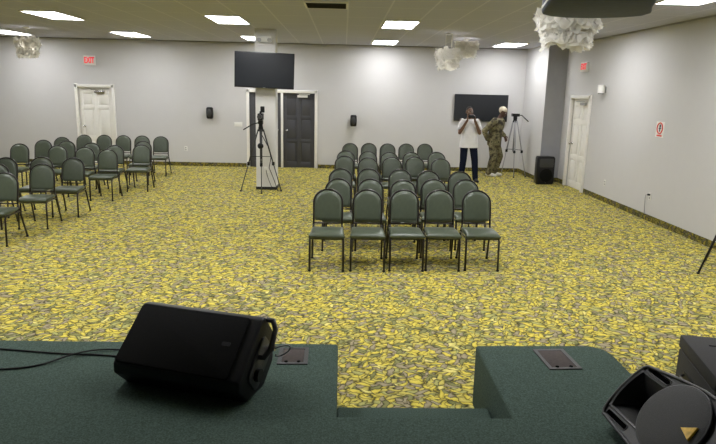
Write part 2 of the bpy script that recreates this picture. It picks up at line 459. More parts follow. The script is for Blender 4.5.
# ------------------------------------------------------------------ stage
def stage_poly():
    p = [(XL, 3.70), (-.01, 3.70), (-.01, 2.80), (.89, 2.80), (.89, 3.70), (1.62, 3.72)]
    for i in range(1, 6):
        a = PI/2-i*PI/2/5
        p.append((1.62+.13*math.cos(a), 3.55+.17*math.sin(a)))
    return p+[(1.74, 2.8), (XR, 2.8), (XR, YN), (XL, YN)]
mb = MB(); mb.prism(stage_poly(), (V((0,0,0)), V((1,0,0)), V((0,1,0)), V((0,0,1))), 0, ZS)
struct(mb.build('stage_platform', M['stage'], bevel=.018, seg=3), 'low stage covered in dark green carpet', 'stage')
struct(MB().box((.44, 3.04, .1), (.9, .5, .2)).build('stage_step', M['stage'], bevel=.015, seg=3), 'green carpeted step set into the stage notch', 'step')

# floor boxes let into the stage
def floor_box(x, y, rz, w, l, label):
    t = thing('floor_box', label, 'floor box', (x, y, ZS), rz, 'metal floor boxes in the stage')
    mb = MB(); 
    for sx in (-1, 1): mb.box((sx*(w/2+.012), 0, .003), (.024, l+.048, .006))
    for sy in (-1, 1): mb.box((0, sy*(l/2+.012), .003), (w, .024, .006))
    mb.build('frame', M['black_mid'], t)
    MB().box((0, 0, .003), (w-.004, l-.004, .005)).build('lid', M['plate'], t, bevel=.0015)
    for sx in (-1, 1): MB().cyl((sx*w*.28, -l/2+.006, .005), (sx*w*.28, -l/2+.006, .009), .011).build('cable_slot', M['black_deep'], t)
floor_box(-.285, 3.5, .02, .135, .19, 'brown metal floor box beside the wedge monitor speaker')
floor_box(1.355, 3.495, .06, .155, .24, 'brown metal floor box in the stage corner by the round speaker')

# ------------------------------------------------------------------ chairs
GROUP_R, GROUP_L = 'green banquet chairs in the five wide block', 'green banquet chairs in the cluster by the white door'
def make_chair():
    t = thing('banquet_chair', '', 'chair')
    # seat: padded slab with waterfall front edge
    mb = MB(); prof = []
    w0 = .200
    sec = [(-.225, .425, .415), (-.232, .44, .41), (-.225, .462, .4), (-.19, .475, .385), (-.05, .482, .38), (.10, .478, .375), (.17, .468, .37), (.185, .45, .36), (.18, .425, .36), (.10, .412, .36), (-.10, .408, .37), (-.2, .41, .40)]
    for fr in (-1, -.96, -.86, -.6, 0, .6, .86, .96, 1):
        k = {1: .55, .96: .85, .86: .97}.get(abs(fr), 1.0)
        prof.append([V((fr*w/2*1.0, y, .41+(z-.44)*k)) for y, z, w in sec])
    seat = mb.rings(prof).build('seat', M['vinyl'], t, smooth=True)
    # backrest: arch shaped pad, tilted
    def bp(x, s, d):   # s: 0 bottom .. 1 top along the tilted plane; d: depth
        return V((x, .205+.075*s+d, .50+.37*s))
    outl = []
    hw = .163
    for i in range(17):
        a = PI*i/16
        outl.append((hw*math.cos(a), .60+.385*math.sin(a)))
    outl = [(hw-.012, .02), (hw, .10), (hw, .35)]+outl+[(-hw, .35), (-hw, .10), (-hw+.012, .02)]
    mb = MB(); cxs, cys = 0, .5
    def ring(k, d): return [bp(x*k, cys+(s-cys)*k, d) for x, s in outl]
    mb.rings([ring(.75, -.026), ring(.93, -.022), ring(.985, -.008), ring(.985, .008), ring(.93, .02), ring(.75, .024)])
    mb.build('backrest', M['vinyl'], t, smooth=True)
    # frame tube running round the back pad
    pth = [bp(.1695, -.1, 0)]+[bp(x*1.04, .5+(s-.5)*1.035, 0) for x, s in outl[1:-1]]+[bp(-.1695, -.1, 0)]
    mb = MB().tube(pth, .0125, 8); mb.tube([bp(-.1695, -.06, 0), bp(.1695, -.06, 0)], .009, 6)
    mb.build('back_frame', M['chair_metal'], t, smooth=True)
    mb = MB().tube([(.19, -.19, .378), (.19, .17, .378), (-.19, .17, .378), (-.19, -.19, .378)], .01, 6, cyc=True)
    mb.build('seat_rail', M['chair_metal'], t, smooth=True)
    for sx in (-1, 1):
        f = MB().tube([(sx*.19, -.16, .39), (sx*.191, -.2, .35), (sx*.192, -.222, .012)], .0125, 8).build('leg', M['chair_metal'], t, smooth=True)
        g = MB().cyl((sx*.192, -.222, 0), (sx*.192, -.222, .02), .016, n=10).build('glide', M['rubber'], f, smooth=True)
        r = MB().tube([(sx*.1695, .197, .463), (sx*.180, .215, .36), (sx*.192, .33, .012)], .0125, 8).build('leg', M['chair_metal'], t, smooth=True)
        g = MB().cyl((sx*.192, .33, 0), (sx*.192, .33, .02), .016, n=10).build('glide', M['rubber'], r, smooth=True)
    return t
proto = make_chair(); used = [False]
def put_chair(x, y, rz, label, group):
    if not used[0]: r = proto; used[0] = True
    else:
        r = proto.copy(); COL.objects.link(r)
        for ch in proto.children:
            c = ch.copy(); COL.objects.link(c); c.parent = r
            for g in ch.children:
                d = g.copy(); COL.objects.link(d); d.parent = c
    r.location = (x, y, 0); r.rotation_euler = (0, 0, rz); r['label'] = label; r['group'] = group
    return r
rows = [[(-.16, 6.87), (.29, 6.89), (.72, 6.92), (1.13, 6.95), (1.57, 6.97)],
        [(-.05, 7.74), (.36, 7.76), (.78, 7.71), (1.19, 7.84), (1.62, 7.87)],
        [(-.03, 8.76), (.38, 8.82), (.84, 8.8), (1.24, 8.69), (1.69, 8.68)],
        [(.03, 10.52), (.43, 10.31), (.85, 10.46), (1.26, 10.6), (1.68, 10.38)],
        [(.06, 11.46), (.47, 11.41), (.87, 11.33), (1.29, 11.42), (1.78, 11.52)],
        [(.15, 13.14), (.56, 13.24), (.97, 13.21), (1.38, 13.3), (1.80, 13.36)]]
RN = ['front row', 'second row', 'third row', 'fourth row', 'fifth row', 'rearmost row']
CN = ['at the end nearest the column', 'second from the column end', 'in the middle', "second from the men's end", "at the men's end"]
for i, r in enumerate(rows):
    for j, (x, y) in enumerate(r):
        put_chair(x*1.045, y*1.045-.27, random.uniform(-.015, .015), f'green chair {CN[j]}, {RN[i]} of the five-wide block', GROUP_R)
left = [(-6.32, 12.06, 'green chair behind the near group, first of the far curved rank from the picture edge'),
        (-6.30, 12.98, 'green chair second in the far curved rank from the picture edge'),
        (-6.27, 13.78, 'green chair third in the far curved rank, beside the white door'),
        (-6.10, 14.55, 'green chair in the far curved rank right below the white door'),
        (-5.66, 14.62, 'green chair in the far rank, fourth from its end nearest the column'),
        (-5.21, 14.62, 'green chair in the far rank, third from its end nearest the column'),
        (-4.77, 14.62, 'green chair in the far rank, second from its end nearest the column'),
        (-4.30, 14.52, 'green chair ending the far rank nearest the column, its pale seat showing'),
        (-5.78, 12.9, 'green chair in the last-but-one rank of the cluster, farthest from the aisle'),
        (-5.13, 12.56, 'green chair in the last-but-one rank of the cluster, second from its outer end'),
        (-4.50, 12.12, 'green chair in the last-but-one rank of the cluster, nearest the aisle'),
        (-4.28, 13.17, 'green chair standing alone between the far rank and the last-but-one rank'),
        (-5.49, 11.85, 'green chair in the middle rank of the cluster, farthest from the aisle'),
        (-4.89, 11.65, 'green chair in the middle rank of the cluster, at its centre'),
        (-4.33, 11.3, 'green chair in the middle rank of the cluster, its seat and legs in full view'),
        (-4.05, 12.35, 'green chair set back beside the aisle behind the end of the middle rank'),
        (-4.34, 9.86, 'green chair of the near group beside the open carpet, farthest along its rank'),
        (-4.86, 9.9, 'green chair of the near group mostly hidden by the one before it'),
        (-4.43, 9.02, 'green chair of the near group with the whole back and seat showing'),
        (-5.33, 9.72, 'green chair of the near group at the picture edge, farthest back there'),
        (-5.05, 8.95, 'green chair of the near group at the picture edge, between two others'),
        (-4.45, 8.04, 'green chair nearest the stage, cut off by the picture edge')]
ya = .07
for x, y, lb in left:
    a = ya+random.uniform(-.04, .04)
    put_chair(x+.26*math.sin(a), y-.26*math.cos(a), a, lb, GROUP_L)

# ------------------------------------------------------------------ monitor speaker on the stage (wedge, lying on its side)
def wedge_frame(P0, a, tilt):
    """P0 lower corner of the baffle, a horizontal axis along the cabinet, tilt of the baffle from horizontal; returns (o,a,b,n)"""
    a = V(a).normalized(); hz = V((0,0,1)).cross(a)      # horizontal, away from the listener
    b = (hz*math.cos(tilt)+V((0,0,1))*math.sin(tilt)).normalized()
    n = a.cross(b).normalized()
    return V(P0), a, b, n
t = thing('monitor_speaker', 'black wedge monitor speaker at the stage edge, its flat grille facing the stage', 'speaker', (-.85, 3.2, ZS))
Lk = .755; Lg = .70; TI = .69; Wb = .378
o, a, bb, n = wedge_frame((-1.225, 3.07, .57), (.945, -.31, 0), TI)
O = V(t.location); hz = V((0,0,1)).cross(a)
def loc(p): return p-O
# cross-section: (distance away from the listener, height above the stage)
sec = [(0, .15), (.0, .092), (.09, 0), (.30, 0), (.42, .10), (.43, .27), (.335, .388), (Wb*math.cos(TI), .15+Wb*math.sin(TI))]
def sring(u, k=1.0): return [loc(V((o.x, o.y, ZS))+a*u+hz*(.2+(s_-.2)*k)+V((0,0,.2*(1-k) if z_*0 else 0))+V((0,0,z_))) for s_, z_ in sec]
MB().rings([sring(0), sring(Lk)]).build('cabinet', M['black'], t, bevel=.014, seg=3)
mb = MB(); mb.prism(rrect(Lg-.02, Wb-.012, .02, 4, Lg/2, Wb/2), (loc(o), a, bb, n), -.004, .012); gr = mb.build('grille', M['grille'], t, bevel=.006)
mb = MB(); mb.prism(rrect(.05, .022, .006, 3, Lg-.09, .2), (loc(o), a, bb, n), .0115, .0135); mb.build('badge', M['black'], gr)
# end panel with handle, dish and input plug
ef = (loc(o+a*Lk), bb, -n, a)
mb = MB(); mb.prism(rrect(.27, .15, .04, 5, .19, .14), ef, -.002, .012); ep = mb.build('end_panel', M['black_mid'], t, bevel=.005)
hp = [loc(o+a*(Lk+h)+bb*v-n*d) for v, d, h in ((.40, .04, .005), (.40, .04, .04), (.36, .06, .062), (.25, .085, .065), (.20, .09, .04), (.20, .09, .008))]
MB().tube(hp, .016, 8).build('handle', M['black_mid'], t, smooth=True)
k = loc(o+a*Lk+bb*.12-n*.14); MB().cyl(k, k+a*.035, .036).build('pole_socket', M['black'], t, auto=.6)
k = loc(o+a*Lk+bb*.30-n*.17); MB().cyl(k, k+a*.05, .017).build('plug', M['chrome'], t, auto=.6)
cabl = []
for i in range(15):
    q = i/14*2*PI*.92
    cabl.append(k+a*(.05+.04*math.sin(q))+V((.02, .0, -.02))*i/14+(V((0, .3, .9)).normalized()*math.sin(q)+a*(1-math.cos(q)))*.03)
MB().tube(cabl, .0045, 6).build('plug_lead', M['grey'], t, smooth=True)

# cables lying on the stage
def cable(pts, r, label):
    P = [V((x, y, z)) for x, y, z in pts]; out = []
    for i in range(len(P)-1):
        p0, p1, p2, p3 = P[max(i-1, 0)], P[i], P[i+1], P[min(i+2, len(P)-1)]
        for k in range(8):
            u = k/8
            out.append(.5*((2*p1)+(p2-p0)*u+(2*p0-5*p1+4*p2-p3)*u*u+(3*p1-p0-3*p2+p3)*u**3))
    out.append(P[-1])
    return tag(MB().tube(out, r, 6).build('audio_cable', M['rubber'], smooth=True), label, 'cable', 'black cables on the stage')
zz = ZS+.006
cable([(-3.4, 3.50, zz), (-2.6, 3.6, zz), (-2.09, 3.545, zz), (-1.71, 3.49, zz), (-1.46, 3.475, zz), (-1.25, 3.44, zz), (-1.06, 3.38, zz)], .0055, 'black cable that runs nearer the stage edge behind the wedge speaker')
cable([(-3.4, 3.05, zz), (-2.5, 3.2, zz), (-1.94, 3.27, zz), (-1.75, 3.33, zz), (-1.60, 3.46, zz+.013), (-1.46, 3.545, zz+.004), (-1.25, 3.54, zz), (-1.02, 3.5, zz)], .0055, 'black cable that bends across the other one, lower at the picture edge')

# ------------------------------------------------------------------ round-woofer speaker on the stage, lying as a wedge
tl = .848
t2 = thing('loudspeaker', 'black moulded loudspeaker with round grille and yellow triangle badge, lying on the stage', 'speaker', (1.5, 2.45, ZS))
O = V(t2.location)
A = V((1.312, 2.737, .485)); ax = V((.1104, -.9939, 0)).normalized()
bx = V((.658, .0731, .7494)).normalized(); bx = (bx-ax*bx.dot(ax)).normalized(); nx = ax.cross(bx).normalized()
if nx.z < 0: nx = -nx
def L(u, v, d=0): return A+ax*u+bx*v+nx*d-O
zt = (A.z-ZS)/nx.z
# outline of the baffle: narrow at the horn end, swelling round the woofer
def outline(k=1.0, du=0.0):
    pts = []
    U = .64; cv = .185
    lo = [(.012, .004), (.10, -.002), (.22, -.012), (.36, -.022), (.50, -.018), (.60, 0), (.635, .03)]
    hi = [(.635, .34), (.60, .372), (.50, .388), (.36, .390), (.22, .370), (.10, .347), (.012, .330)]
    end = [(-.004, .31), (-.018, .26), (-.026, .167), (-.018, .07), (-.004, .024)]
    for u, v in lo+hi+end:
        pts.append((.32+(u-.32)*k, cv+(v-cv)*k))
    return pts
mb = MB(); rs = []
horz = (nx.x**2+nx.y**2)**.5
for k, d in ((1.0, 0), (1.0, -zt*.8)):
    rs.append([L(u, v, d) for u, v in outline(k)])
# rear shell: tapering back, its lower side resting on the stage
for f, dk in ((.33, .10), (.66, .21), (1.0, .27)):
    ring = []
    for u, v in outline(1.0-.03*f):
        lim = f*.145
        vv = .185+(v-.185)*(1-f*.62)
        p = L(u, vv, -zt*.8-dk)
        if p.z < .004: p.z = .004
        ring.append(p)
    rs.append(ring)
for r in rs:
    for p in r:
        if p.z < .003: p.z = .003
cab = mb.rings(rs).build('cabinet', M['black_mid'], t2)
F = (A-O, ax, bx, nx)
# raised rim round the baffle
rim = [L(u, v, .004) for u, v in outline(.985)]
MB().tube(rim, .009, 6, cyc=True).build('rim', M['black_mid'], t2, smooth=True)
# horn mouth: recessed flare, deepest along its middle
cu, cv, cr = .352, .200, .173
def mouth(u0, e):
    pts = []
    for i in range(9):
        v = .055+e+(.245-2*e)*i/8
        pts.append((u0+e+.018*((2*i/8-1)**2)-.012, v))
    for i in range(9):
        v = .30-e-(.245-2*e)*i/8
        c2 = max(0, (cr+.004)**2-(v-cv)**2)
        pts.append((cu-c2**.5-e*.3, v))
    return pts
horn = MB()
horn.rings([[L(u, v, .006) for u, v in mouth(0, 0)], [L(u, v, .011) for u, v in mouth(0, .004)], [L(u, v, .008) for u, v in mouth(0, .012)]], caps=False)
horn.build('horn_rim', M['black_mid'], t2, auto=.8)
cut = MB(); mo = mouth(0, .006)
def deep(k, kv): return [(.085+(u-.085)*k, .178+(v-.178)*kv) for u, v in mo]
cut.rings([[L(u, v, .03) for u, v in mo], [L(u, v, 0) for u, v in mo], [L(u, v, -.03) for u, v in deep(.97, .72)], [L(u, v, -.075) for u, v in deep(.92, .40)], [L(u, v, -.13) for u, v in deep(.85, .22)]])
for vc in (.322, .030): cut.prism(rrect(.162, .024, .0119, 6, .103, vc), F, -.05, .03)
co_ = cut.build('cutter', M['black_mid'])
bo = cab.modifiers.new('b', 'BOOLEAN'); bo.operation = 'DIFFERENCE'; bo.object = co_; bo.solver = 'EXACT'
co_.location = O; cab_par = cab.parent
bpy.context.view_layer.update(); bake(cab); bpy.data.objects.remove(co_)
for p_ in cab.data.polygons: p_.use_smooth = True
cab.data.set_sharp_from_angle(angle=.6)
hd_ = MB(); hd_.rings([[L(u, v, -.128) for u, v in deep(.84, .21)], [L(u, v, -.12) for u, v in deep(.84, .21)]]); hd_.build('horn_throat', M['black_deep'], t2)
for vc in (.322, .030):
    q = MB(); q.prism(rrect(.158, .022, .0109, 6, .103, vc), F, -.0495, -.03)
    pt = q.build('port_slot', M['black_deep'], t2)
    q = MB(); q.tube([L(u, v, .0) for u, v in rrect(.168, .031, .0154, 6, .103, vc)], .0035, 6, cyc=True); q.build('slot_rim', M['black_mid'], pt, smooth=True)
# woofer grille: shallow dome with a rim
g = []
for rr, d in ((cr, .004), (cr, .014), (cr*.985, .019), (cr*.93, .0215), (cr*.6, .027), (cr*.3, .0295), (.01, .030)):
    g.append([L(cu+rr*math.cos(q*2*PI/48), cv+rr*math.sin(q*2*PI/48), d) for q in range(48)])
wg = MB().rings(g).build('woofer_grille', M['grille_grey'], t2, auto=.6)
MB().tube([L(cu+cr*math.cos(q*2*PI/48), cv+cr*math.sin(q*2*PI/48), .012) for q in range(48)], .007, 6, cyc=True).build('grille_rim', M['black_mid'], wg, smooth=True)
tri = [(.428, .196), (.490, .241), (.497, .172)]
q = MB(); q.prism(tri, F, .022, .034); bd = q.build('badge', M['badge_yellow'], wg, bevel=.002)
bd['label'] = 'yellow triangular badge on the round grille'

# ------------------------------------------------------------------ black flight case beyond the stage corner
t = thing('equipment_case', 'large black equipment case with a lid on the carpet beside the stage corner', 'case', (2.165, 3.575, 0), -.22)
# local: x to the right, y towards the stage is negative
w, l, h = .75, .62, .565
MB().box((w/2, -l/2, (h-.09)/2), (w, l, h-.09)).build('body', M['trunk'], t, bevel=.012)
ld = MB().box((w/2, -l/2, h-.0425), (w+.006, l+.006, .085)).build('lid', M['trunk'], t, bevel=.012)
MB().box((w/2+.02, -.16, h+.001), (w*.75, .008, .004)).build('seam', M['black_deep'], ld)
hd = MB(); hd.prism(rrect(.17, .055, .012, 3, -.23, .36), (V((-.003, 0, 0)), V((0,1,0)), V((0,0,1)), V((1,0,0))), -.003, .006); hp_ = hd.build('handle_plate', M['black'], t, bevel=.002)
MB().tube([(-.006, -.17, .365), (-.03, -.18, .36), (-.03, -.28, .36), (-.006, -.29, .365)], .007, 6).build('handle', M['black_mid'], hp_, smooth=True)

# ------------------------------------------------------------------ tripod stand cut by the picture edge
t = thing('speaker_stand', 'black tripod stand beside the side wall, only one leg in the picture', 'stand', (4.62, 6.98, 0))
MB().tube([(0, 0, .12), (0, 0, 1.45)], .019, 10).build('pole', M['black'], t, smooth=True)
MB().cyl((0, 0, .72), (0, 0, .82), .032).build('collar', M['black_mid'], t, auto=.6)
for k in range(3):
    q = math.atan2(-.17, -.39)+k*2*PI/3; c, s = math.cos(q), math.sin(q)
    lg = MB().tube([(c*.03, s*.03, .77), (c*.425, s*.425, .012)], .012, 8).build('leg', M['black'], t, smooth=True)
    MB().ell((c*.428, s*.428, .012), (.02, .02, .012)).build('foot', M['rubber'], lg, smooth=True)
    MB().tube([(c*.02, s*.02, .3), (c*.27, s*.27, .315)], .006, 6).build('brace', M['black'], t, smooth=True)

# ------------------------------------------------------------------ small loudspeaker in the far corner
t = thing('floor_speaker', 'black loudspeaker standing on the carpet in front of the corner pier', 'speaker', (4.69, 14.02, 0), .12)
prof = [(-.2, -.14), (.2, -.14), (.215, -.11), (.16, .14), (-.16, .14), (-.215, -.11)]
mb = MB(); mb.rings([[V((x*.92, y*.9, .0)) for x, y in prof], [V((x, y, .04)) for x, y in prof], [V((x, y, .60)) for x, y in prof], [V((x*.9, y*.85, .645)) for x, y in prof]])
mb.build('cabinet', M['black'], t, bevel=.012)
mb = MB(); fr = (V((0, -.141, 0)), V((1,0,0)), V((0,0,1)), V((0,-1,0)))
mb.prism(rrect(.34, .2, .03, 4, 0, .50), fr, -.002, .006); mb.build('horn', M['grille_grey'], t, bevel=.004)
g = []
for rr, d in ((.155, 0), (.155, .012), (.14, .018), (.05, .024), (.01, .025)): g.append([V((rr*math.cos(q*PI/14), -.141-d, .215+rr*math.sin(q*PI/14))) for q in range(28)])
MB().rings(g).build('woofer_grille', M['grille'], t, auto=.6)
MB().prism([(-.012, .075), (.014, .075), (.0, .052)], fr, .001, .006).build('badge', M['plastic_white'], t)

# ------------------------------------------------------------------ televisions
def tv(name, label, w, h, loc_, rot, back):
    t = thing(name, label, 'television', loc_); t.rotation_euler = rot
    fr = (V((0,0,0)), V((1,0,0)), V((0,0,1)), V((0,-1,0)))
    bz = MB(); bz.prism(rrect(w, h, .01, 3), fr, -.03, .0); bz.build('casing', M['bezel'], t, bevel=.004)
    MB().prism(rrect(w-.035, h-.04, .003, 2, 0, .006), fr, -.002, .002).build('screen', M['screen'], t)
    MB().box((0, -.004, -h/2+.012), (.05, .006, .012)).build('logo', M['grey'], t)
    m = MB(); m.box((0, .03+back/2, 0), (.3, back, .26)); m.build('wall_mount', M['black'], t, bevel=.004)
    return t
tv('television', 'black television mounted high on the column', 1.16, .68, (-1.555, CY-.21, 2.38), (0, math.radians(1.4), 0), .185)
tv('television', 'dark television on the back wall behind the two men', 1.40, .69, (3.58, YB-.065, 1.665), (0, 0, 0), .04)

# emergency light on the column
t = thing('emergency_light', 'white twin-head emergency light at the top of the column', 'emergency light', (-1.565, CY-.0, 2.97))
MB().box((0, -.028, 0), (.26, .06, .12)).build('housing', M['plastic_white'], t, bevel=.015)
for sx in (-1, 1):
    hd = MB().cyl((sx*.1, -.05, .0), (sx*.1, -.11, -.012), .038, .05).build('lamp_head', M['plastic_white'], t, auto=.6)
    MB().cyl((sx*.1, -.108, -.012), (sx*.1, -.114, -.0125), .043).build('lens', M['grey'], hd)

# outlet on the column with hanging leads
t = thing('power_outlet', 'white outlet low on the column behind the camera tripod', 'outlet', (-1.56, CY, .41))
MB().box((0, -.004, 0), (.09, .008, .13)).build('plate', M['plastic_white'], t, bevel=.003)
MB().box((0, -.03, .02), (.05, .05, .045)).build('plug', M['plastic_white'], t, bevel=.006)
MB().tube([(0, -.05, .0), (.02, -.055, -.10), (.06, -.05, -.22), (.11, -.05, -.345), (.14, -.07, -.34)], .006, 6).build('lead', M['rubber'], t, smooth=True)

# ------------------------------------------------------------------ tripods
def tripod(name, label, locn, hub, spread, feet, m_leg, m_dark):
    t = thing(name, label, 'tripod', locn)
    h = V((0, 0, hub))
    MB().cyl((0, 0, hub-.07), (0, 0, hub+.02), .055, .045).build('hub', m_dark, t, auto=.6)
    MB().tube([(0, 0, spread-.06), (0, 0, hub+.1)], .015, 8).build('centre_column', m_leg, t, smooth=True)
    for x, y in feet:
        f = V((x, y, .01)); d = V((x, y, 0)).normalized(); s = d.cross(V((0,0,1)))
        top = h+d*.05-V((0,0,.03)); mid = top.lerp(f, .55)
        lg = MB().tube([top+s*.018, mid+s*.014], .010, 6).tube([top-s*.018, mid-s*.014], .010, 6).tube([top.lerp(f, .48), f], .010, 6).build('leg', m_leg, t, smooth=True)
        MB().box(mid, (.05, .05, .07)).build('leg_clamp', m_dark, lg, bevel=.008)
        MB().ell(f+V((0,0,.005)), (.022, .022, .014)).build('foot', M['rubber'], lg, smooth=True)
        MB().tube([(0, 0, spread), top.lerp(f, (hub-spread)/hub)], .006, 6).build('spreader', m_dark, t, smooth=True)
    return t
t = tripod('camera_tripod', 'black camera tripod in front of the column', (-1.62, 12.08, 0), 1.28, .72, [(-.42, .04), (.03, -.2), (.38, .16)], M['black_mid'], M['black'])
hd = MB().cyl((0, 0, 1.3), (0, 0, 1.36), .04).box((0, 0, 1.39), (.09, .12, .07)).build('pan_head', M['black'], t, auto=.6)
MB().tube([(-.03, .0, 1.38), (-.15, -.03, 1.35), (-.33, -.08, 1.24)], .011, 8).build('pan_handle', M['black'], hd, smooth=True)
MB().ell((-.0, -.07, .93), (.06, .05, .06)).build('weight_bag', M['black'], t, smooth=True)
MB().tube([(.0, -.05, 1.2), (.08, -.07, 1.05), (.16, -.06, .9), (.2, -.04, .7), (.16, -.03, .5), (.24, -.02, .3), (.30, .0, .12), (.33, .02, .02)], .008, 6).build('hanging_lead', M['rubber'], t, smooth=True)
t = thing('video_camera', 'black video camera standing on the tripod before the column', 'camera', (-1.62, 12.08, 1.425))
MB().box((0, 0, .07), (.10, .22, .13)).build('body', M['black'], t, bevel=.015)
MB().cyl((0, -.11, .075), (0, -.2, .075), .045).build('lens', M['black_mid'], t, auto=.6)
MB().tube([(0, -.06, .13), (0, -.06, .17), (0, .07, .17), (0, .07, .13)], .012, 8).build('top_handle', M['black'], t, smooth=True)
MB().box((.035, .02, .21), (.08, .04, .12)).build('viewfinder', M['black'], t, bevel=.008)

t = tripod('camera_tripod', 'silver camera tripod in the corner beside the man in camouflage', (4.28, 15.25, 0), 1.42, .68, [(-.02, -.3), (.32, -.16), (-.2, .22)], M['silver'], M['black'])
hd = MB().cyl((0, 0, 1.44), (0, 0, 1.5), .05).box((0, 0, 1.53), (.17, .15, .07)).build('pan_head', M['black'], t, auto=.6)
MB().tube([(.05, -.02, 1.52), (.14, -.05, 1.53), (.30, -.12, 1.38)], .012, 8).build('pan_handle', M['black'], hd, smooth=True)

# ------------------------------------------------------------------ things on the walls
def wall_speaker(x, z, label):
    t = thing('wall_speaker', label, 'speaker', (x, YB, z), 0, 'small wall speakers on the back wall')
    rs = []
    for zz_, k in ((-.145, .72), (-.12, .95), (0, 1.0), (.12, .95), (.145, .72)):
        rs.append([V((px*k, -.1+py*k, zz_)) for px, py in rrect(.17, .15, .04, 4)])
    MB().rings(rs).build('cabinet', M['black'], t, auto=.6)
    MB().ell((0, -.165, .0), (.065, .025, .11)).build('grille', M['black_mid'], t, smooth=True)
    MB().box((0, -.016, 0), (.06, .03, .14)).build('bracket', M['rubber'], t)
wall_speaker(-3.45, 1.39, 'small black wall speaker between the white door and the light switch')
wall_speaker(.26, 1.27, 'small black wall speaker above the back row of chairs')
def plate(name, label, cat, locn, rz, w, h, parts):
    t = thing(name, label, cat, locn, rz)
    MB().box((0, -.004, 0), (w, .008, h)).build('plate', M['plastic_white'], t, bevel=.003)
    for i, (nm, x, z, pw, ph) in enumerate(parts): MB().box((x, -.009, z), (pw, .006, ph)).build(nm, M['plastic_white'] if nm == 'toggle' else M['grey'], t, bevel=.001)
    return t
plate('light_switch', 'white four-gang light switch beside the double doors', 'light switch', (-2.74, YB, 1.11), 0, .21, .115, [('toggle', -.069+.046*i, 0, .016, .036) for i in range(4)])
plate('power_outlet', 'white outlet low on the back wall at the end of the far chair rank', 'outlet', (-4.12, YB, .45), 0, .075, .12, [('socket', 0, .026, .03, .034), ('socket', 0, -.026, .03, .034)])
plate('power_outlet', 'white outlet low on the side wall nearer the white door', 'outlet', (XR, 11.72, .37), -PI/2, .075, .12, [('socket', 0, .026, .03, .034), ('socket', 0, -.026, .03, .034)])
plate('power_outlet', 'white outlet on the side wall with a grey cord hanging from it', 'outlet', (XR, 9.93, .41), -PI/2, .075, .12, [('socket', 0, .026, .03, .034), ('socket', 0, -.026, .03, .034)])
t = thing('extension_lead', 'grey cord and black plug hanging from the side wall outlet', 'cord', (XR, 9.93, .41), -PI/2)
MB().box((0, -.03, .03), (.035, .04, .03)).build('plug', M['rubber'], t, bevel=.006)
MB().tube([(-.01, -.045, .03), (-.05, -.05, .02), (-.08, -.04, -.06), (-.085, -.03, -.2), (-.075, -.025, -.31)], .006, 6).build('lead', M['grey'], t, smooth=True)

# exit signs
def exit_sign(label, locn, rz, w, h, hm):
    t = thing('exit_sign', label, 'exit sign', locn, rz)
    MB().box((0, -.025, 0), (w, .05, h)).build('housing', hm, t, bevel=.008)
    text_mesh('EXIT', h*.86, .003, M['red_sign'], t, 'lettering', Matrix.Translation((0, -.053, 0)) @ Euler((PI/2, 0, 0)).to_matrix().to_4x4() @ Matrix.Scale(1.0, 4, (1, 0, 0)) @ Matrix.Scale(w/(h*.86*2.15)*.93, 4, (1, 0, 0)))
    return t
exit_sign('lit red exit sign above the white door in the back wall', (-6.46, YB, 2.635), 0, .29, .235, M['plastic_white'])
exit_sign('lit red exit sign on the side wall above the white door', (XR, 13.27, 2.64), -PI/2, .34, .2, M['plastic_white'])
# strobe fixture
t = thing('wall_fixture', 'small white cylindrical fixture on the side wall beyond the door', 'wall fixture', (XR, 12.15, 2.16), -PI/2)
MB().box((0, -.012, 0), (.09, .024, .12)).build('back_plate', M['grey'], t, bevel=.005)
MB().cyl((0, -.09, -.07), (0, -.09, .09), .068, n=24).build('body', M['plastic_white'], t, auto=.6)
MB().cyl((0, -.09, -.085), (0, -.09, -.07), .055, n=24).build('lens', M['rubber'], t, auto=.6)
# notice
t = thing('wall_notice', 'white notice with a red ring and dark figure on the side wall', 'sign', (XR, 9.88, 1.525), -PI/2)
MB().box((0, -.002, 0), (.25, .004, .25)).build('sheet', M['paper'], t)
ring = [V((.085*math.cos(q*PI/14), -.0045, .02+.085*math.sin(q*PI/14))) for q in range(28)]
MB().tube(ring, .012, 6, cyc=True).build('red_ring', M['red_ink'], t, smooth=True)
MB().ell((0, -.0045, .055), (.028, .004, .028)).box((0, -.0055, 0), (.03, .004, .07)).box((0, -.0058, .018), (.075, .004, .018)).build('figure', M['dark_ink'], t)
MB().box((0, -.0045, -.1), (.16, .003, .025)).build('caption_bar', M['red_ink'], t)

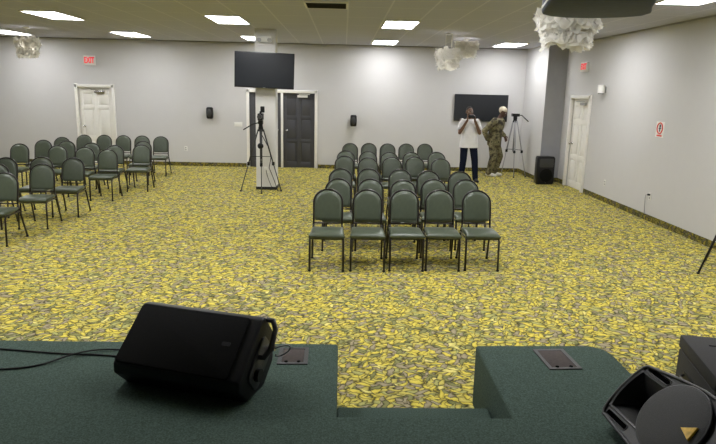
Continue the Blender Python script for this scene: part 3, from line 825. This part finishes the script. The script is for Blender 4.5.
# ------------------------------------------------------------------ petal pendant lamps
def pendant(label, x, y, ztop, zbot, r, rods, seed, lit=True):
    rnd = random.Random(seed)
    t = thing('pendant_lamp', label, 'pendant lamp', (x, y, ZC), 0, 'white petal pendant lamps')
    zt_, zb = ztop-ZC, zbot-ZC; h = zt_-zb
    MB().cyl((0, 0, -.025), (0, 0, 0), .075).build('canopy', M['plastic_white'], t, auto=.6)
    for dx in rods: MB().tube([(dx, 0, -.02), (dx, 0, zt_-.05)], .005, 6).build('rod', M['plastic_white'], t, smooth=True)
    MB().tube([(math.cos(q*PI/10)*r*.8, math.sin(q*PI/10)*r*.8, zt_-h*.3) for q in range(20)], .006, 6, cyc=True).build('hoop', M['chrome'], t, smooth=True)
    mb = MB()
    for tier, (za, zz2, rr, n) in enumerate(((zt_, zt_-h*.52, r, 95), (zt_-h*.42, zb, r*.80, 85))):
        for k in range(n):
            ph = rnd.uniform(0, 2*PI); fz = rnd.random(); zc_ = za+(zz2-za)*(.18+.64*fz)
            rad = rr*(.80+.12*math.sin(PI*fz)); c = V((math.cos(ph)*rad, math.sin(ph)*rad, zc_))
            out = V((math.cos(ph), math.sin(ph), rnd.uniform(-.5, .5))).normalized()
            tw = rnd.uniform(0, 2*PI); e1 = out.cross(V((0,0,1))).normalized(); e2 = out.cross(e1)
            p1 = e1*math.cos(tw)+e2*math.sin(tw); p2 = out.cross(p1)
            s = r*rnd.uniform(.24, .34); curl = rnd.uniform(.15, .5); g = []
            for i in range(5):
                u = i/4*2-1; row = []
                for j in range(5):
                    v = j/4*2-1; wdt = (1-.35*u*u)
                    row.append(c+p1*(u*s)+p2*(v*s*.7*wdt)+out*(s*curl*(u*u*.9+v*v*.5-.45)+s*.10*math.sin(3*v+2*u+k)))
                g.append(row)
            mb.rings(g, caps=False, closed=False)
    mb.build('petal_shade', M['petal'], t, smooth=True)
    b_ = MB().ell((0, 0, zt_-h*.45), (.035, .035, .05)).build('bulb', M['bulb'] if lit else M['plastic_white'], t, smooth=True)
    MB().cyl((0, 0, zt_-h*.45+.04), (0, 0, zt_-.02), .016).build('socket', M['plastic_white'], t, smooth=True)
pendant('white petal ball lamp hanging over the far cluster of chairs', -6.65, 13.38, 2.97, 2.56, .25, (0,), 1)
pendant('white petal ball lamp on two rods, the lower of the neighbouring two', 2.05, 12.4, 2.87, 2.50, .26, (-.06, .06), 2)
pendant('white petal ball lamp close under the ceiling behind the lower one', 2.62, 13.5, 3.10, 2.80, .25, (0,), 3)
pendant('large white petal lamp hanging behind the projector', 2.29, 6.5, 2.87, 2.53, .31, (-.07, .07), 4, False)

# ------------------------------------------------------------------ ceiling projector near the lens
t = thing('ceiling_projector', 'large dark ceiling unit hung on a pole, cut by the top edge of the picture', 'projector', (1.27, 3.15, 2.465))
pl = [(1.065, 3.44), (1.09, 3.505), (1.15, 3.575), (1.25, 3.615), (1.36, 3.62), (1.47, 3.595), (1.58, 3.525), (1.63, 3.445), (1.62, 3.34), (1.53, 3.15), (1.40, 2.83), (1.36, 2.78), (1.28, 2.76), (1.02, 2.82), (.96, 2.85), (.95, 2.92)]
pc = [(x-1.27, y-3.15) for x, y in pl]
FR = (V((0,0,0)), V((1,0,0)), V((0,1,0)), V((0,0,1)))
MB().prism(pc, FR, 0, .15).build('body', M['dark_slate'], t, bevel=.012, seg=3)
MB().rings([[V((x*1.008, y*1.012, z)) for x, y in pc] for z in (.02, .034)]).build('trim_band', M['plastic_white'], t)
MB().cyl((0, 0, .149), (0, 0, ZC-2.465-.02), .025).build('pole', M['plastic_white'], t, auto=.6)
MB().cyl((0, 0, ZC-2.465-.03), (0, 0, ZC-2.465), .09).build('ceiling_plate', M['plastic_white'], t, auto=.6)

# ------------------------------------------------------------------ people
def hand(mb, wrist, d, nrm, side, curl=.6, s=1.0):
    """palm and five bent fingers; d points along the hand, nrm out of the palm, side towards the thumb."""
    d = V(d).normalized(); nrm = V(nrm); nrm = (nrm-d*nrm.dot(d)).normalized(); sd = V(side); sd = (sd-d*sd.dot(d)-nrm*sd.dot(nrm)).normalized()
    w = V(wrist)
    R = Matrix((sd, d, nrm)).transposed()
    mb.ell(w+d*.05*s, (.040*s, .055*s, .017*s), R=R)
    for i, (off, ln) in enumerate(((.030, .075), (.010, .083), (-.010, .077), (-.029, .060))):
        p = w+d*.092*s+sd*off*s; dd = d.copy(); pts = [w+d*.06*s+sd*off*.8*s, p]
        for k, f in enumerate((.45, .32, .23)):
            an = curl*(.75 if k else .5); ca, sa = math.cos(an), math.sin(an)
            dd = (dd*ca+(nrm-dd*nrm.dot(dd)).normalized()*sa).normalized(); p = p+dd*ln*f*s; pts.append(p)
        mb.capsule(pts, [.0105, .0105, .0098, .009, .008], 8)
    p0 = w+d*.03*s+sd*.03*s; t1 = (d*.55+sd*.75+nrm*.25).normalized(); t2_ = (d*.85+sd*.25+nrm*.45).normalized()
    mb.capsule([p0, p0+t1*.04*s, p0+t1*.04*s+t2_*.03*s, p0+t1*.04*s+t2_*.055*s], [.014, .012, .011, .009], 8)

def head(mb, c, R):
    """skull, jaw, nose, brow, lips, ears; local -Y is the face."""
    def P(x, y, z): return V(c)+R @ V((x, y, z))
    mb.ell(P(0, .012, .025), (.076, .095, .092), 18, 12, R)
    mb.ell(P(0, -.022, -.045), (.058, .068, .068), 16, 10, R)
    mb.ell(P(0, -.062, -.082), (.030, .024, .022), 12, 8, R)
    mb.capsule([P(0, -.088, .012), P(0, -.108, -.022)], [.010, .016])
    mb.ell(P(.014, -.098, -.026), (.011, .011, .009), 8, 6, R); mb.ell(P(-.014, -.098, -.026), (.011, .011, .009), 8, 6, R)
    mb.capsule([P(-.042, -.076, .030), P(0, -.09, .026), P(.042, -.076, .030)], [.011, .011, .011])
    mb.ell(P(0, -.088, -.053), (.024, .011, .006), 10, 6, R); mb.ell(P(0, -.086, -.064), (.021, .011, .006), 10, 6, R)
    for sx in (-1, 1): mb.ell(P(sx*.077, .018, -.01), (.012, .022, .033), 10, 8, R)

def torso(mb, rings):
    """rings: (centre, half width, half depth)"""
    out = []
    for c, rx, ry in rings:
        out.append([V(c)+V((rx*math.cos(q*PI/12), ry*math.sin(q*PI/12), 0)) for q in range(24)])
    mb.rings(out)

def eyes(t, c, R):
    for sx in (-1, 1):
        p = V(c)+R @ V((sx*.031, -.0765, .010))
        e = MB().ell(p, (.0125, .0125, .0115), 10, 8).build('eye', M['eye_white'], t, smooth=True)
        MB().ell(p+R @ V((0, -.0105, -.001)), (.0055, .004, .0055), 8, 6).build('iris', M['hair'], e, smooth=True)

# man in the white T-shirt, filming with a phone held in front of his chin
t = thing('person', 'man in white T-shirt and navy jeans holding up a phone beside the chairs', 'person', (2.92, 14.12, 0))
hc = V((-.035, -.05, 1.615)); Rh = Euler((.08, 0, .02)).to_matrix()
sh = {1: V((.18, .0, 1.415)), -1: V((-.20, .0, 1.415))}; el = {1: V((.215, -.10, 1.145)), -1: V((-.245, -.10, 1.145))}; wr = {1: V((.055, -.262, 1.432)), -1: V((-.12, -.262, 1.432))}
hip = {1: V((.10, .0, .90)), -1: V((-.10, .0, .90))}; kn = {1: V((.155, -.03, .50)), -1: V((-.11, -.01, .49))}; an = {1: V((.20, -.0, .085)), -1: V((-.13, .05, .085))}
TR = [((0, 0, .86), .17, .12), ((0, 0, .95), .175, .125), ((0, .0, 1.08), .17, .125), ((-.005, 0, 1.22), .178, .125), ((-.01, .0, 1.34), .185, .115), ((-.012, .005, 1.42), .165, .085), ((-.015, .0, 1.465), .085, .06)]
def man_body(extra=0.0):
    mb = MB(); torso(mb, TR); head(mb, hc, Rh); mb.capsule([(-.015, .005, 1.43), (-.03, -.02, 1.54)], [.06, .055])
    for s in (1, -1):
        mb.capsule([sh[s], el[s], wr[s]], [.052, .042, .027]); mb.capsule([hip[s], kn[s], an[s]], [.085, .058, .04])
        mb.capsule([an[s]+V((0, .03, -.045)), an[s]+V((s*.02, -.15, -.055))], [.04, .03])
        hand(mb, wr[s], V((-s*.15, -.12, 1)), V((-s, -.3, 0)), V((-s*.3, 1, .2)), .75)
    return mb
man_body().build('body', M['skin'], t, mods=remesh(.0065, 3))
hb = MB(); hb.ell(hc+Rh @ V((0, .022, .036)), (.079, .094, .088), 18, 12, Rh)
hair = hb.build('hair', M['hair'], t, smooth=True)
bm = bmesh.new(); bm.from_mesh(hair.data)
bmesh.ops.delete(bm, geom=[v for v in bm.verts if (Rh.transposed() @ (v.co-hc)).z < .03 and (Rh.transposed() @ (v.co-hc)).y < .03 or (Rh.transposed() @ (v.co-hc)).z < -.03], context='VERTS'); bm.to_mesh(hair.data); bm.free()
eyes(t, hc, Rh)
mb = MB(); torso(mb, [((c[0], c[1], c[2] if i else .80), rx+(.048, .034, .02, .014, .012, .014)[i], ry+(.04, .03, .02, .018, .018, .018)[i]) for i, (c, rx, ry) in enumerate(TR[:-1])]+[((-.014, .003, 1.452), .105, .072)])
for s in (1, -1): mb.capsule([sh[s]+V((-s*.015, 0, -.01)), sh[s].lerp(el[s], .62)], [.064, .066])
mb.build('t_shirt', M['tshirt'], t, mods=remesh(.010, 4))
mb = MB(); torso(mb, [((0, 0, .80), .175, .125), ((0, 0, .90), .175, .126), ((0, 0, .96), .170, .12)])
for s in (1, -1): mb.capsule([hip[s]+V((0, 0, -.02)), kn[s], an[s]+V((0, 0, .0))], [.098, .080, .066])
mb.build('jeans', M['jeans'], t, mods=remesh(.010, 3))
for s in (1, -1):
    f = an[s]; mb = MB(); mb.capsule([V((f.x, f.y+.04, .045)), V((f.x+s*.01, f.y-.06, .045)), V((f.x+s*.025, f.y-.16, .035))], [.044, .043, .034])
    for i, v in enumerate(mb.v): mb.v[i] = (v[0], v[1], max(v[2], .001))
    mb.build('shoe', M['shoe_dark'], t, mods=remesh(.008, 3))
p = thing('phone', 'black phone held up in front of the chin of the man in white', 'phone', (2.92-.035, 14.12-.325, 1.53))
MB().prism(rrect(.15, .075, .01, 4), (V((0,0,0)), V((1,0,0)), V((0,0,1)), V((0,-1,0))), -.005, .005).build('body', M['bezel'], p, bevel=.002)
MB().cyl((.055, -.005, .02), (.055, -.007, .02), .009).build('lens', M['chrome'], p)

# man in camouflage, bent over, looking towards the tripod
t = thing('person', 'man in camouflage suit, pale cap and white trainers, leaning towards the silver tripod', 'person', (3.80, 15.2, 0), math.radians(58))
hc = V((.0, -.155, 1.595)); Rh = Euler((.42, 0, 0)).to_matrix()
sh = {1: V((.175, -.05, 1.40)), -1: V((-.175, -.02, 1.39))}; el = {1: V((.24, -.0, 1.13)), -1: V((-.27, .20, 1.13))}; wr = {1: V((.10, -.20, 1.02)), -1: V((-.185, .13, .915))}
hip = {1: V((.095, .02, .90)), -1: V((-.095, .03, .90))}; kn = {1: V((.11, -.10, .50)), -1: V((-.11, -.02, .49))}; an = {1: V((.11, .0, .085)), -1: V((-.11, .07, .085))}
TR = [((0, .02, .84), .16, .125), ((0, .02, .95), .165, .13), ((0, .01, 1.08), .155, .12), ((0, -.02, 1.22), .17, .125), ((0, -.04, 1.33), .185, .12), ((0, -.06, 1.41), .155, .09), ((0, -.08, 1.45), .085, .065)]
mb = MB(); torso(mb, TR); head(mb, hc, Rh); mb.capsule([(0, -.07, 1.42), (0, -.12, 1.53)], [.06, .056])
for s in (1, -1):
    mb.capsule([sh[s], el[s], wr[s]], [.052, .042, .027]); mb.capsule([hip[s], kn[s], an[s]], [.085, .058, .04])
    mb.capsule([an[s]+V((0, .03, -.045)), an[s]+V((0, -.15, -.055))], [.04, .03])
hand(mb, wr[1], (-.1, -.4, -.8), (-1, .2, 0), (0, -1, .3), .5); hand(mb, wr[-1], (.6, -.15, -.6), (.3, -1, -.2), (.3, -.3, 1), .5)
mb.build('body', M['skin2'], t, mods=remesh(.0065, 3))
eyes(t, hc, Rh)
cp = MB(); cp.ell(hc+Rh @ V((0, .022, .040)), (.088, .108, .094), 18, 12, Rh); cap = cp.build('cap', M['cap'], t, smooth=True)
bm = bmesh.new(); bm.from_mesh(cap.data)
bmesh.ops.delete(bm, geom=[v for v in bm.verts if (Rh.transposed() @ (v.co-hc)).z < .035 and (Rh.transposed() @ (v.co-hc)).y < .0 or (Rh.transposed() @ (v.co-hc)).z < -.045], context='VERTS'); bm.to_mesh(cap.data); bm.free()
mb = MB(); torso(mb, [((c[0], c[1], c[2] if i else .78), rx+.038, ry+.045) for i, (c, rx, ry) in enumerate(TR[:-1])]+[((0, -.075, 1.445), .10, .075)])
for s in (1, -1): mb.capsule([sh[s], el[s], wr[s].lerp(el[s], .08)], [.08, .072, .055])
mb.build('jacket', M['camo'], t, mods=remesh(.010, 4))
mb = MB(); torso(mb, [((0, .02, .76), .18, .145), ((0, .02, .90), .18, .147), ((0, .02, .95), .168, .13)])
for s in (1, -1): mb.capsule([hip[s]+V((0, 0, -.02)), kn[s], an[s]+V((0, 0, .01))], [.112, .098, .08])
mb.build('trousers', M['camo'], t, mods=remesh(.010, 3))
for s in (1, -1):
    f = an[s]; mb = MB(); mb.capsule([V((f.x, f.y+.04, .05)), V((f.x, f.y-.06, .048)), V((f.x, f.y-.17, .036))], [.048, .047, .036])
    for i, v in enumerate(mb.v): mb.v[i] = (v[0], v[1], max(v[2], .001))
    mb.build('shoe', M['shoe'], t, mods=remesh(.008, 3))

# ------------------------------------------------------------------ world, camera, view
w = bpy.data.worlds.new('World'); scene.world = w; w.use_nodes = True
w.node_tree.nodes['Background'].inputs[0].default_value = (.02, .02, .02, 1)
cam = bpy.data.cameras.new('Camera'); co = bpy.data.objects.new('Camera', cam); COL.objects.link(co)
f_px, pitch, yaw, roll = 607.35, .21252, .027358, .022744
Fw = V((math.sin(yaw)*math.cos(pitch), math.cos(yaw)*math.cos(pitch), -math.sin(pitch)))
R0 = V((math.cos(yaw), -math.sin(yaw), 0)); U0 = R0.cross(Fw)
Rr = R0*math.cos(roll)+U0*math.sin(roll); Ur = U0*math.cos(roll)-R0*math.sin(roll)
Mx = Matrix((Rr, Ur, -Fw)).transposed().to_4x4(); Mx.translation = (0, 0, H); co.matrix_world = Mx
cam.sensor_fit = 'HORIZONTAL'; cam.sensor_width = 36; cam.lens = f_px*36/716
cam.clip_start = .05; cam.clip_end = 100
scene.camera = co
vs = scene.view_settings; vs.view_transform = 'Standard'; vs.look = 'None'; vs.gamma = 1; vs.exposure = 0; vs.use_curve_mapping = False
scene.cycles.max_bounces = 10; scene.cycles.diffuse_bounces = 6; scene.cycles.use_denoising = True
